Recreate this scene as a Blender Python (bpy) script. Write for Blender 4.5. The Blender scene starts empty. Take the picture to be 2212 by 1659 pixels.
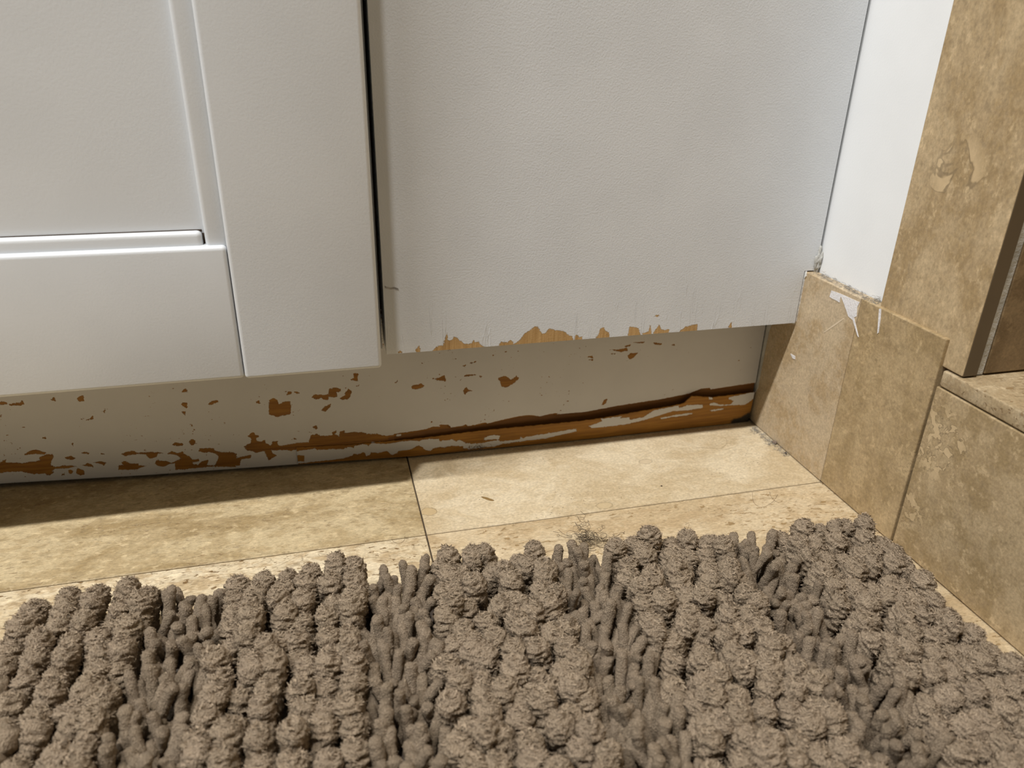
import bpy, bmesh, math, random
import numpy as np
from mathutils import Vector, Matrix, noise

sc = bpy.context.scene
COL = sc.collection
rng = np.random.default_rng(7)
random.seed(7)

# ------------------------------------------------------------------ camera
IW, IH, F = 2212.0, 1659.0, 1624.98
CAM = np.array([-0.2506, -0.3636, 0.2161])
RV = np.array([0.4369, -0.2504, -0.0351])
_t = np.linalg.norm(RV); _k = RV/_t
_K = np.array([[0, -_k[2], _k[1]], [_k[2], 0, -_k[0]], [-_k[1], _k[0], 0]])
ROT = (np.eye(3)+math.sin(_t)*_K+(1-math.cos(_t))*_K@_K) @ np.array([[1, 0, 0], [0, 0, -1], [0, 1, 0.]])
cam = bpy.data.cameras.new('camera'); camo = bpy.data.objects.new('camera', cam); COL.objects.link(camo)
cam.sensor_fit = 'HORIZONTAL'; cam.sensor_width = 36; cam.lens = F*36/IW; cam.clip_start = .01
M4 = np.eye(4); M4[:3, 0] = ROT[0]; M4[:3, 1] = -ROT[1]; M4[:3, 2] = -ROT[2]; M4[:3, 3] = CAM
camo.matrix_world = Matrix(M4.tolist())
cam.dof.use_dof = True; cam.dof.focus_distance = .345; cam.dof.aperture_fstop = 13.0
sc.camera = camo

# ------------------------------------------------------------------ world, lamps, exposure
wd = bpy.data.worlds.new('world'); sc.world = wd; wd.use_nodes = True
bg = wd.node_tree.nodes['Background']; bg.inputs[0].default_value = (.97, .985, 1.0, 1); bg.inputs[1].default_value = .068
def strip_rotation(loc, target):            # long side along the cabinet front (world X)
    z = (Vector(loc)-Vector(target)).normalized(); y = z.cross(Vector((1, 0, 0))).normalized(); x = y.cross(z)
    return Matrix((x, y, z)).transposed().to_euler()
def area(name, loc, target, size, energy, color, shape='DISK', size_y=None):
    l = bpy.data.lights.new(name, 'AREA'); l.shape = shape; l.size = size; l.energy = energy; l.color = color
    if size_y: l.size_y = size_y
    o = bpy.data.objects.new(name, l); COL.objects.link(o); o.location = loc
    o.rotation_euler = (Vector(target)-Vector(loc)).to_track_quat('-Z', 'Y').to_euler()
    return o
area('ceiling_downlight', (-.60, -.63, 2.35), (-.2, -.1, 0), .10, 31, (1.0, .975, .94))
area('added_fill_strip', (-1.55, -.56, 2.1), (-.1, -.05, .1), 1.5, 47, (.985, .99, 1.0), 'RECTANGLE', .07).rotation_euler = strip_rotation((-1.55, -.56, 2.1), (-.1, -.05, .1))  # added lamp without a known fixture, shaped to brighten the left-facing wall and tiles
sc.cycles.max_bounces = 3; sc.cycles.diffuse_bounces = 2; sc.cycles.glossy_bounces = 2; sc.cycles.caustics_reflective = False; sc.cycles.caustics_refractive = False
sc.view_settings.view_transform = 'Standard'; sc.view_settings.look = 'None'
sc.view_settings.gamma = 1; sc.view_settings.use_curve_mapping = False; sc.view_settings.exposure = 0.0

# ------------------------------------------------------------------ helpers
def ray(q): return np.array([(q[0]-IW/2)/F, (q[1]-IH/2)/F, 1.]) @ ROT
def on(q, axis, v):
    d = ray(q); return CAM+d*((v-CAM[axis])/d[axis])
Z5 = (0, 800, .22604); Z6 = (450, 750, .22604); Z7 = (850, 650, .21097); Z4 = (1200, 600, .27125)
Z3 = (780, 850, .18083); ZW = (1612, 450, .27125)
def Z3_(a, b, c): return (a, b, c)
def zz(z, pts): return [(z[0]+x*z[2], z[1]+y*z[2]) for x, y in pts]

def link(o, parent=None):
    COL.objects.link(o)
    if parent is not None: o.parent = parent
    return o
def mesh_obj(name, verts, faces, mat, parent=None, smooth=False):
    me = bpy.data.meshes.new(name); me.from_pydata([tuple(map(float, v)) for v in verts], [], faces); me.update()
    if mat: me.materials.append(mat)
    if smooth: me.shade_smooth()
    return link(bpy.data.objects.new(name, me), parent)
def np_mesh(name, V, Fq, mat, smooth=True):
    V = np.asarray(V, np.float32); Fq = np.asarray(Fq, np.int32)
    me = bpy.data.meshes.new(name); k = Fq.shape[1]
    me.vertices.add(len(V)); me.vertices.foreach_set('co', V.ravel())
    me.loops.add(Fq.size); me.loops.foreach_set('vertex_index', Fq.ravel())
    me.polygons.add(len(Fq)); me.polygons.foreach_set('loop_start', np.arange(0, Fq.size, k, dtype=np.int32))
    me.polygons.foreach_set('loop_total', np.full(len(Fq), k, np.int32))
    me.update(calc_edges=True); me.validate()
    if mat: me.materials.append(mat)
    me.shade_smooth() if smooth else me.shade_flat()
    return me
def set_attr(me, name, arr, vec=False):
    a = me.attributes.new(name, 'FLOAT_VECTOR' if vec else 'FLOAT', 'POINT')
    a.data.foreach_set('vector' if vec else 'value', np.asarray(arr, np.float32).ravel())
def box(name, lo, hi, mat, parent=None, bevel=.0005, seg=2):
    bm = bmesh.new(); bmesh.ops.create_cube(bm, size=1)
    lo, hi = Vector(lo), Vector(hi)
    for v in bm.verts: v.co = Vector([(lo[i]+hi[i])/2+v.co[i]*(hi[i]-lo[i]) for i in range(3)])
    if bevel: bmesh.ops.bevel(bm, geom=list(bm.edges), offset=bevel, segments=seg, profile=.5, affect='EDGES')
    me = bpy.data.meshes.new(name); bm.to_mesh(me); bm.free(); me.materials.append(mat); me.shade_smooth() if seg > 2 else None
    return link(bpy.data.objects.new(name, me), parent)
def prism(name, pts, axis, lo, hi, mat, parent=None, bevel=0, seg=2):
    """polygon pts in the two remaining axes (order x,y,z without axis), extruded along axis lo..hi"""
    def P(a, b, c):
        return {0: (c, a, b), 1: (a, c, b), 2: (a, b, c)}[axis]
    bm = bmesh.new()
    f = bm.faces.new([bm.verts.new(P(a, b, lo)) for a, b in pts])
    r = bmesh.ops.extrude_face_region(bm, geom=[f])
    for v in r['geom']:
        if isinstance(v, bmesh.types.BMVert): v.co[axis] = hi
    bmesh.ops.recalc_face_normals(bm, faces=bm.faces)
    if bevel: bmesh.ops.bevel(bm, geom=list(bm.edges), offset=bevel, segments=seg, profile=.5, affect='EDGES')
    me = bpy.data.meshes.new(name); bm.to_mesh(me); bm.free(); me.materials.append(mat)
    return link(bpy.data.objects.new(name, me), parent)
def tag(o, label, cat, group=None, kind=None):
    o['label'] = label; o['category'] = cat
    if group: o['group'] = group
    if kind: o['kind'] = kind
    return o
def structure(o): o['kind'] = 'structure'; return o
def empty(name, loc=(0, 0, 0)):
    o = bpy.data.objects.new(name, None); o.location = loc; o.empty_display_size = .01; return link(o)

# ------------------------------------------------------------------ node materials
class Mat:
    def __init__(s, name):
        s.m = bpy.data.materials.new(name); s.m.use_nodes = True; s.t = s.m.node_tree
        s.b = s.t.nodes['Principled BSDF']
    def n(s, typ, ins=None, **props):
        nd = s.t.nodes.new('ShaderNode'+typ)
        for k, v in props.items(): setattr(nd, k, v)
        for k, v in (ins or {}).items():
            i = nd.inputs[k]
            if hasattr(v, 'node'): s.t.links.new(v, i)
            else: i.default_value = v
        return nd
    def noise(s, co, scale, detail=4, rough=.55, dist=0.):
        return s.n('TexNoise', {'Vector': co, 'Scale': scale, 'Detail': detail, 'Roughness': rough, 'Distortion': dist}).outputs['Fac']
    def ramp(s, v, a, b, lo=0., hi=1.):
        return s.n('MapRange', {'Value': v, 'From Min': a, 'From Max': b, 'To Min': lo, 'To Max': hi}, interpolation_type='SMOOTHSTEP').outputs[0]
    def math(s, op, a, b=0., c=0.):
        return s.n('Math', {0: a, 1: b, 2: c}, operation=op).outputs[0]
    def mix(s, f, a, b, blend='MIX'):
        nd = s.n('Mix', data_type='RGBA', blend_type=blend)
        for i, v in ((0, f), (6, a), (7, b)):
            if hasattr(v, 'node'): s.t.links.new(v, nd.inputs[i])
            else: nd.inputs[i].default_value = v if i == 0 else (*v, 1)
        return nd.outputs[2]
    def mapping(s, co, loc=(0, 0, 0), rot=(0, 0, 0), scale=(1, 1, 1)):
        return s.n('Mapping', {'Vector': co, 'Location': loc, 'Rotation': rot, 'Scale': scale}).outputs[0]
    def obj(s): return s.n('TexCoord').outputs['Object']
    def attr(s, name, vec=False): return s.n('Attribute', attribute_name=name).outputs['Vector' if vec else 'Fac']
    def bump(s, h, dist, strength=1., normal=None):
        ins = {'Height': h, 'Distance': dist, 'Strength': strength}
        if normal is not None: ins['Normal'] = normal
        return s.n('Bump', ins).outputs[0]
    def out(s, color=None, rough=None, normal=None, **kw):
        for k, v in (('Base Color', color), ('Roughness', rough), ('Normal', normal)):
            if v is None: continue
            if hasattr(v, 'node'): s.t.links.new(v, s.b.inputs[k])
            else: s.b.inputs[k].default_value = (*v, 1) if k == 'Base Color' else v
        for k, v in kw.items(): s.b.inputs[k.replace('_', ' ')].default_value = v
        return s.m

def travertine(name, cA, cB, cC, seed=0., stretch=(1, 1, 1), rot=(0, 0, 0), pits=.0, pitcol=(.22, .13, .05), lines=0., linemask=(.5, .62), rough=.38,
               flecks=.35, cloud=27., blob=105., ellipses=(), dots=0., grainy=1., patches=()):
    m = Mat(name); co = m.mapping(m.obj(), (seed*.37, seed*.71, seed*.53), rot, stretch)
    n1 = m.noise(co, cloud, 5, .66, .5); n2 = m.noise(co, blob, 5, .72, .2); n3 = m.noise(co, 800, 3, .66); n4 = m.noise(co, 190, 4, .7, .15)
    c = m.mix(m.ramp(n1, .41, .59), cA, cB)
    c = m.mix(m.math('MULTIPLY', m.ramp(n2, .47, .58), .75), c, cC)
    c = m.mix(m.math('MULTIPLY', m.ramp(n4, .54, .68), flecks), c, tuple(min(1, x*1.28) for x in cA))
    c = m.mix(m.math('MULTIPLY', m.ramp(n4, .45, .32), flecks*.9), c, tuple(x*.72 for x in cC))
    g = m.ramp(n3, .2, .8, 1-.22*grainy, 1+.18*grainy)
    c = m.mix(1., c, m.n('CombineColor', {0: g, 1: g, 2: g}).outputs[0], 'MULTIPLY')
    h = m.math('MULTIPLY', n3, .3)
    if lines:
        nl = m.noise(co, 48, 3, .5, 1.2)
        l = m.ramp(m.math('ABSOLUTE', m.math('SUBTRACT', nl, .56)), .016, .004)
        l = m.math('MULTIPLY', l, m.ramp(m.noise(co, 13, 2), *linemask))
        c = m.mix(m.math('MULTIPLY', l, lines), c, tuple(x*.45 for x in cC))
        inn = m.math('MULTIPLY', m.ramp(nl, .57, .60), m.ramp(m.noise(co, 13, 2), *linemask))
        c = m.mix(m.math('MULTIPLY', inn, .55*lines), c, tuple(min(1, x*1.12) for x in cA))
        h = m.math('SUBTRACT', h, m.math('MULTIPLY', l, .8))
    if pits:
        pc = m.mapping(m.obj(), (seed, seed*.3, 0), (0, 0, .18), (.38, 1, 1))
        pn = m.noise(pc, 560, 3, .55, .3); pm = m.noise(co, 60, 3)
        p = m.math('MULTIPLY', m.ramp(pn, .60, .65), m.ramp(pm, .40, .52))
        c = m.mix(m.math('MULTIPLY', p, pits), c, pitcol)
        h = m.math('SUBTRACT', h, m.math('MULTIPLY', p, 1.2))
    if dots:
        v = m.n('TexVoronoi', {'Vector': co, 'Scale': 420., 'Randomness': 1.}).outputs['Distance']
        d = m.math('MULTIPLY', m.ramp(v, .17, .10), m.ramp(m.noise(co, 38, 3, .6), .52, .63))
        c = m.mix(m.math('MULTIPLY', d, dots), c, (.17, .12, .07))
    for (px, py, pz, rad, sc_, k) in patches:           # a patch of pale, outlined fossil cells
        dd = m.n('VectorMath', {0: m.obj(), 1: (px, py, pz)}, operation='DISTANCE').outputs['Value']
        nl = m.noise(co, sc_, 3, .5, .6); w_ = m.math('MULTIPLY', m.ramp(dd, rad, rad*.45), k*.8)
        c = m.mix(m.math('MULTIPLY', w_, m.ramp(nl, .55, .58)), c, tuple(min(1, x*1.35) for x in cA))
        ln = m.math('MULTIPLY', w_, m.ramp(m.math('ABSOLUTE', m.math('SUBTRACT', nl, .545)), .022, .006))
        c = m.mix(m.math('MULTIPLY', ln, .8), c, tuple(x*.4 for x in cC))
    for (ex, ey, rx, ry, an, col, k) in ellipses:       # fossil inclusions of this tile
        e = m.mapping(m.obj(), (-ex, -ey, 0)); e = m.mapping(e, (0, 0, 0), (0, 0, -an)); e = m.mapping(e, (0, 0, 0), (0, 0, 0), (1/rx, 1/ry, 0))
        L = m.n('VectorMath', {0: e}, operation='LENGTH').outputs['Value']
        L = m.math('ADD', L, m.math('MULTIPLY', m.noise(co, 210, 3), 1.3))
        c = m.mix(m.math('MULTIPLY', m.ramp(L, 1.65, 1.50), k), c, col)
        ring = m.math('MULTIPLY', m.ramp(L, 1.72, 1.64), m.ramp(L, 1.46, 1.58))
        c = m.mix(m.math('MULTIPLY', ring, k*.8), c, tuple(x*.5 for x in col))
    return m.out(c, m.ramp(n4, .3, .7, rough-.06, rough+.1), m.bump(h, .00025, .7), Specular_IOR_Level=.4)

def plain(name, col, rough=.6, bump=0, bscale=300, var=.06, **kw):
    m = Mat(name); co = m.obj(); n = m.noise(co, bscale, 4); g = m.ramp(m.noise(co, bscale*.15, 4), .3, .7, 1-var, 1+var)
    c = m.mix(1., col, m.n('CombineColor', {0: g, 1: g, 2: g}).outputs[0], 'MULTIPLY')
    return m.out(c, rough, m.bump(n, bump) if bump else None, **kw)

PAINT = (.755, .775, .79)
def paint_only(name, peel, dist, rough=.36, col=PAINT):
    m = Mat(name); co = m.obj()
    n = m.noise(co, peel, 2, .5); n2 = m.noise(co, 26, 2)
    c = m.mix(m.ramp(n2, .3, .7), col, tuple(x*.965 for x in col))
    return m.out(c, rough, m.bump(n, dist, .7), Specular_IOR_Level=.45)
M_DOOR = paint_only('door_paint', 1100, .00005, .28)
M_WALL = paint_only('wall_paint', 1100, .00006, .5, (.91, .925, .925))

def chipped(name, wood1, wood2, grain_axis, peel, dist, col=PAINT, deep=False, specks=False, cracks=False):
    """white paint over wood; attribute 'chip' holds the distance (mm) into the bare wood"""
    m = Mat(name); co = m.obj()
    a = m.attr('chip')
    nr = m.math('ADD', m.math('MULTIPLY', m.math('SUBTRACT', m.noise(co, 700, 4, .75), .5), 1.9), m.math('MULTIPLY', m.math('SUBTRACT', m.noise(co, 2600, 3, .6), .5), 1.1))
    a = m.math('ADD', m.math('ADD', a, nr), .12)
    if specks:
        s1 = m.noise(m.mapping(co, (.3, 0, .1), (0, 0, 0), (.7, 1, 1.2)), 620, 3, .6); s2 = m.noise(co, 45, 3, .6)
        sp = m.math('MULTIPLY', m.ramp(s1, .655, .69), m.ramp(s2, .50, .60))
        up = m.attr('upper')
        s3 = m.noise(co, 1500, 2, .5)
        sp = m.math('MAXIMUM', sp, m.math('MULTIPLY', m.ramp(s3, .575, .615), m.ramp(m.math('ADD', up, m.math('MULTIPLY', m.math('SUBTRACT', s2, .5), 1.2)), .55, 1.0)))
        a = m.math('MAXIMUM', a, m.math('SUBTRACT', m.math('MULTIPLY', sp, 2.), 1.))
    fac = m.ramp(a, -.10, .12)
    g = m.mapping(co, (0, 0, 0), (0, 0, 0), (40, 300, 700) if grain_axis == 'x' else (900, 300, 35))
    gn = m.noise(g, 1., 4, .6, .3); gb = m.noise(co, 30, 3)
    w = m.mix(m.ramp(gn, .35, .68), wood1, wood2)
    w = m.mix(m.math('MULTIPLY', m.ramp(gb, .45, .65), .35), w, tuple(x*.7 for x in wood2))
    if deep:
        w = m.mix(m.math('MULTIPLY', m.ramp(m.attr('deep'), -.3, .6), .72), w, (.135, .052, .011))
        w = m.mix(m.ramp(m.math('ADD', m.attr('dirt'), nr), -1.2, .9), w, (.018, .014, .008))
    n2 = m.noise(co, 30, 4)
    p = m.mix(m.ramp(n2, .3, .7), col, tuple(x*.95 for x in col))
    edge = m.math('MULTIPLY', m.ramp(a, -.55, -.12), m.ramp(a, .05, -.08))
    p = m.mix(m.math('MULTIPLY', edge, .25), p, (.9, .88, .84))
    c = m.mix(fac, p, w)
    n = m.noise(co, peel, 3, .5)
    h = m.math('ADD', m.math('MULTIPLY', n, .4 if cracks else .25), m.math('MULTIPLY', m.math('SUBTRACT', 1., fac), 1.6))
    h = m.math('ADD', h, m.math('MULTIPLY', m.math('MULTIPLY', gn, fac), .5))
    if cracks:
        cr = m.noise(m.mapping(co, (.11, 0, .02), (0, 0, 0), (330, 330, 22)), 1., 2, .5, .25)
        ck = m.math('MULTIPLY', m.ramp(m.math('ABSOLUTE', m.math('SUBTRACT', cr, .63)), .02, .004), m.ramp(m.math('ADD', m.attr('low'), m.math('MULTIPLY', m.math('SUBTRACT', m.noise(co, 60, 3), .5), 1.1)), .6, 1.05))
        h = m.math('ADD', h, m.math('MULTIPLY', ck, .45))
    r = m.math('ADD', m.math('MULTIPLY', fac, .22), .36)
    return m.out(c, r, m.bump(h, dist, 1.), Specular_IOR_Level=.4)
M_KICK = chipped('kick_paint_over_wood', (.35, .158, .022), (.235, .098, .012), 'x', 700, .00014, col=(.66, .655, .66), deep=True, specks=True)
M_STRIP = chipped('peeled_strip', (.39, .182, .024), (.275, .118, .014), 'x', 700, .00014, col=(.66, .655, .66), deep=True)
M_PANEL = chipped('panel_paint_over_wood', (.60, .385, .17), (.47, .28, .105), 'z', 1150, .00026, cracks=True)
M_GROUT = plain('dark_grout', (.075, .055, .035), .9, .0003, 900, .3)
M_LGROUT = plain('brown_grout', (.21, .15, .09), .9, .0003, 900, .25)
M_DARK = plain('dark_crack', (.05, .03, .015), .9, 0)
M_CAULK = plain('grubby_white_caulk', (.50, .49, .45), .7, .0006, 500, .25)
M_WCAULK = plain('white_caulk', (.78, .77, .74), .6, .0005, 600, .1)
M_SMEAR = plain('white_paint_smear', (.82, .80, .80), .45, .0003, 900, .05)
M_CARC = plain('carcass_paint', (.74, .74, .73), .5, 0)
M_INSIDE = plain('raw_carcass', (.16, .10, .05), .8, 0)

# ------------------------------------------------------------------ constants of the place (metres)
D1, H1, D2, XS, XI, XP = .0262, .0749, .0425, -.2274, -.2874, -.2237
A, B, H3, ZR, YC, H4, T2, T1, YW = -.0711, -.1253, .1036, .1346, -.1361, .0902, .002, .0073, -.082
JX = -.2133

# ------------------------------------------------------------------ floor
floor = structure(box('floor', (-.95, -.75, -.03), (.02, .35, -.0012), M_GROUT, None, 0))
fo = [on(q, 2, 0) for q in ((925, 1105), (1306, 1092), (1393, 997), (1052, 1077))]
T_R1 = travertine('travertine_pale', (.68, .565, .385), (.54, .42, .255), (.61, .49, .315), 1.3, (.85, 1.15, 1), dots=.8, flecks=.25, ellipses=(
    (fo[0][0], fo[0][1], .0042, .0034, -.05, (.52, .38, .20), .8), (fo[1][0], fo[1][1], .0042, .0028, .1, (.56, .43, .25), .7),
    (fo[2][0], fo[2][1], .004, .0026, .1, (.58, .46, .30), .7), (fo[3][0], fo[3][1], .0034, .0009, -.75, (.26, .16, .06), 1.)))
T_L1 = travertine('travertine_golden', (.56, .445, .265), (.36, .26, .13), (.44, .33, .18), 4.1, (.75, 1.25, 1), rot=(0, 0, .25), pits=.4, flecks=.6, cloud=22)
T_R2 = travertine('travertine_pitted', (.61, .485, .31), (.53, .40, .235), (.47, .34, .19), 7.7, (.7, 1.3, 1), pits=.85, pitcol=(.30, .19, .08), flecks=.4)
T_L2 = travertine('travertine_pitted_pale', (.70, .585, .40), (.62, .50, .32), (.45, .325, .18), 9.2, (.7, 1.3, 1), pits=1., pitcol=(.20, .12, .05), flecks=.6, lines=.35)
g = .00034
for lo, hi, m in (((JX+g, A+g, -.012), (.012, .34, 0), T_R1), ((-.62, A+g, -.012), (JX-g, .34, 0), T_L1),
                  ((JX+g, -.40, -.012), (.012, A-g, 0), T_R2), ((-.62, -.40, -.012), (JX-g, A-g, 0), T_L2),
                  ((JX+g, -.74, -.012), (.012, -.4009, 0), T_R1), ((-.62, -.74, -.012), (JX-g, -.4009, 0), T_R2),
                  ((-.94, -.40, -.012), (-.6209, .34, 0), T_R2), ((-.94, -.74, -.012), (-.6209, -.4009, 0), T_L1)):
    box('tile', lo, hi, m, floor, .00035, 1)

# ------------------------------------------------------------------ right wall: plaster, base tiles, tiled jamb, curb
wall = structure(box('wall_right', (T1, YW, .0), (.11, .35, 1.2), M_WALL, None, 0))
base = structure(box('baseboard_right', (.0012, B+.001, .0), (T1-.0004, .34, H3-.004), M_LGROUT, None, 0))
T_A = travertine('travertine_base_rosy', (.57, .45, .295), (.47, .345, .20), (.55, .435, .29), 12.1, flecks=.35, cloud=34)
T_B = travertine('travertine_base_tan', (.49, .365, .205), (.37, .265, .135), (.44, .32, .175), 15.4, flecks=.65, cloud=38, blob=125, patches=((0, -.122, .045, .014, 260, .45),))
T_C = travertine('travertine_curb_tan', (.50, .38, .225), (.36, .26, .135), (.44, .325, .185), 18.9, flecks=.7, cloud=38, blob=125, patches=((0, -.135, .060, .022, 210, .9), (0, -.131, .022, .012, 170, .7)))
T_D = travertine('travertine_jamb', (.53, .40, .235), (.39, .275, .14), (.47, .345, .195), 23.5, flecks=.65, cloud=30, stretch=(1, 1, .7), patches=((0, -.106, .168, .018, 75, .8),))
T_E = travertine('travertine_nosing', (.50, .395, .25), (.43, .325, .19), (.36, .26, .145), 27.2, flecks=.5, pits=.6)
box('tile', (0, A+.00008, .0006), (.0068, .33, H3), T_A, base, .0004, 2)
box('tile', (.0001, B, .0006), (.0069, A-.00008, H3), T_B, base, .0005, 2)
trim1 = structure(box('trim_1', (T2+.002, YC+.002, .0), (.10, YW-.0005, 1.2), M_LGROUT, None, 0))
box('tile', (T2, YC, H4+.0008), (.0095, YW, 1.2), T_D, trim1, .0005, 2)
T_F = travertine('travertine_shower_shade', (.20, .135, .07), (.14, .09, .042), (.24, .165, .085), 31.7, flecks=.4)  # shade on the shower return is put into this dark brown stone colour
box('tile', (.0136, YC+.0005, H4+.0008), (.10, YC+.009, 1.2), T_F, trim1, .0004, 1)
box('jamb_shade_strip', (T2+.0004, YC-.0002, H4+.0008), (.0093, YC+.0014, 1.2), plain('jamb_shade_brown', (.10, .07, .038), .5), trim1, .0002, 1)  # added strip, its dark brown stands in for shade on the jamb edge
tb = []
for i in range(41):
    z = H4+.0005+i*.0278; tb += [(.0098+random.uniform(-.0003, .0002), YC+.0012, z), (.0134+random.uniform(-.0002, .0003), YC+.0010, z)]
mesh_obj('grout_joint', tb, [(2*i, 2*i+1, 2*i+3, 2*i+2) for i in range(40)], M_CAULK, trim1)
trim2 = structure(box('trim_2', (T2+.002, -.74, .0), (.13, B+.0005, H4-.010), M_LGROUT, None, 0))
box('tile', (T2-.0011, -.42, .0006), (.0085, B-.0009, H4-.0078), T_C, trim2, .0005, 2)
box('tile', (T2-.0006, -.73, .0006), (.0085, -.4208, H4-.0078), T_B, trim2, .0005, 2)
box('nosing', (T2-.0010, -.73, H4-.0072), (.13, B-.0018, H4), T_E, trim2, .0008, 3)
for k, (x0, x1) in enumerate(((.14, .45),)):
    structure(box('wall_shower', (x0, -.74, 0), (x1, .35, 1.2), T_C, None, 0))

# ------------------------------------------------------------------ chips traced from the worn boards
def sdf(P, polys, clampd=.004):
    """signed distance (m), positive inside, union of polygons; P (n,2)"""
    out = np.full(len(P), -clampd)
    for poly in polys:
        pg = np.asarray(poly); lo = pg.min(0)-clampd; hi = pg.max(0)+clampd
        idx = np.nonzero(((P >= lo) & (P <= hi)).all(1))[0]
        if not len(idx): continue
        Q = P[idx]; d2 = np.full(len(Q), 1e9); ins = np.zeros(len(Q), bool)
        for a, b in zip(pg, np.roll(pg, -1, 0)):
            e = b-a; w = Q-a; t = np.clip((w@e)/max(e@e, 1e-18), 0, 1); r = w-t[:, None]*e
            d2 = np.minimum(d2, (r*r).sum(1))
            c = (a[1] > Q[:, 1]) != (b[1] > Q[:, 1])
            if a[1] != b[1]: ins ^= c & (Q[:, 0] < (b[0]-a[0])*(Q[:, 1]-a[1])/(b[1]-a[1])+a[0])
        s = np.where(ins, 1, -1)*np.sqrt(d2)
        out[idx] = np.maximum(out[idx], np.clip(s, -clampd, clampd))
    return out
def blob(c, r, n=10): return [(c[0]+r*math.cos(6.283*i/n), c[1]+r*math.sin(6.283*i/n)) for i in range(n)]

cabinet = empty('vanity_cabinet', (-.3, .1, 0))
tag(cabinet, 'white painted bathroom vanity cabinet with peeling toe kick, standing against the white wall', 'cabinet')
def part(o): o.parent = cabinet; o.matrix_parent_inverse = Matrix.Translation((.3, -.1, 0)); return o

# toe kick ----------------------------------------------------------
KX = [-.70, -.415, -.35, -.28, -.21, -.10, 0.]
KY = [.036, .0145, .0088, .0043, .0007, 0., 0.]
KZ = [.004, .0032, .0026, .0022, .0012, .0003, .0002]
ky = lambda x: np.interp(x, KX, KY); kz = lambda x: np.interp(x, KX, KZ)
def kp(q, off=0.):
    y = 0.
    for _ in range(6):
        p = on(q, 1, y+off); y = float(ky(p[0]))
    return (p[0], p[2])
brown = [zz(Z5, l) for l in (
    [(235, 800), (300, 765), (350, 760), (440, 790), (430, 800), (340, 795), (240, 808)],
    [(0, 885), (60, 850), (50, 880), (140, 885), (210, 890), (350, 870), (385, 860), (380, 830), (440, 805), (500, 805), (510, 830), (490, 860), (480, 900), (520, 925), (570, 920), (600, 910), (730, 915), (640, 935), (530, 940), (490, 965), (510, 975), (480, 1000), (450, 1000), (430, 985), (330, 990), (250, 975), (200, 965), (60, 970), (0, 980), (-200, 985), (-260, 940), (-150, 890)],
    [(620, 830), (680, 820), (715, 840), (690, 855), (640, 845)], [(585, 1005), (615, 975), (620, 1000)], blob((675, 970), 18), [(730, 985), (740, 935), (800, 960), (808, 995), (770, 1000)],
    [(785, 910), (840, 890), (885, 905), (885, 925), (840, 915)], [(885, 880), (960, 870), (1015, 885), (990, 908), (950, 885)],
    [(1160, 800), (1230, 775), (1290, 772), (1310, 790), (1450, 780), (1560, 790), (1500, 800), (1490, 830), (1430, 840), (1390, 800), (1300, 800), (1240, 810), (1200, 815)],
    [(1130, 945), (1135, 910), (1180, 905), (1160, 880), (1200, 865), (1240, 890), (1320, 895), (1330, 910), (1400, 915), (1330, 930), (1310, 945), (1220, 950)],
    [(1480, 885), (1500, 860), (1600, 870), (1640, 885), (1720, 850), (1735, 840), (1690, 810), (1600, 795), (1640, 775), (1700, 790), (1740, 780), (1760, 800), (1810, 825), (1840, 855), (1900, 850), (1900, 870), (1840, 875), (1835, 895), (1890, 905), (1930, 870), (1990, 860), (1980, 905), (2050, 910), (2060, 915), (1680, 950), (1670, 890), (1620, 895), (1560, 920), (1500, 905)],
    [(1900, 770), (1910, 745), (2040, 745), (2050, 765), (1960, 785)], [(1650, 710), (1680, 690), (1740, 700), (1750, 718), (1680, 720)], blob((1838, 687), 28),
    [(2070, 800), (2212, 780), (2260, 800), (2250, 920), (2060, 920), (2100, 830)], [(80, 325), (200, 310), (205, 285), (230, 320), (200, 335), (100, 335)],
    [(0, 300), (60, 305), (75, 322), (0, 330)], [(735, 270), (790, 240), (805, 290), (760, 295)], [(490, 280), (520, 260), (530, 290)], [(980, 390), (1005, 380), (1000, 405)],
    [(825, 475), (870, 460), (885, 435), (895, 465), (870, 470)], [(1735, 205), (1770, 175), (1800, 205)], [(1730, 330), (1745, 305), (1790, 310), (1785, 365), (1760, 345)],
    [(1735, 390), (1770, 395), (1768, 430)], [(1990, 325), (2030, 295), (2085, 285), (2085, 300), (2030, 325)], [(405, 645), (430, 635), (440, 655)], [(687, 700), (695, 695), (699, 727)],
    [(955, 785), (995, 800), (970, 803)], [(780, 790), (810, 780), (850, 790), (845, 800)])]
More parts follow.
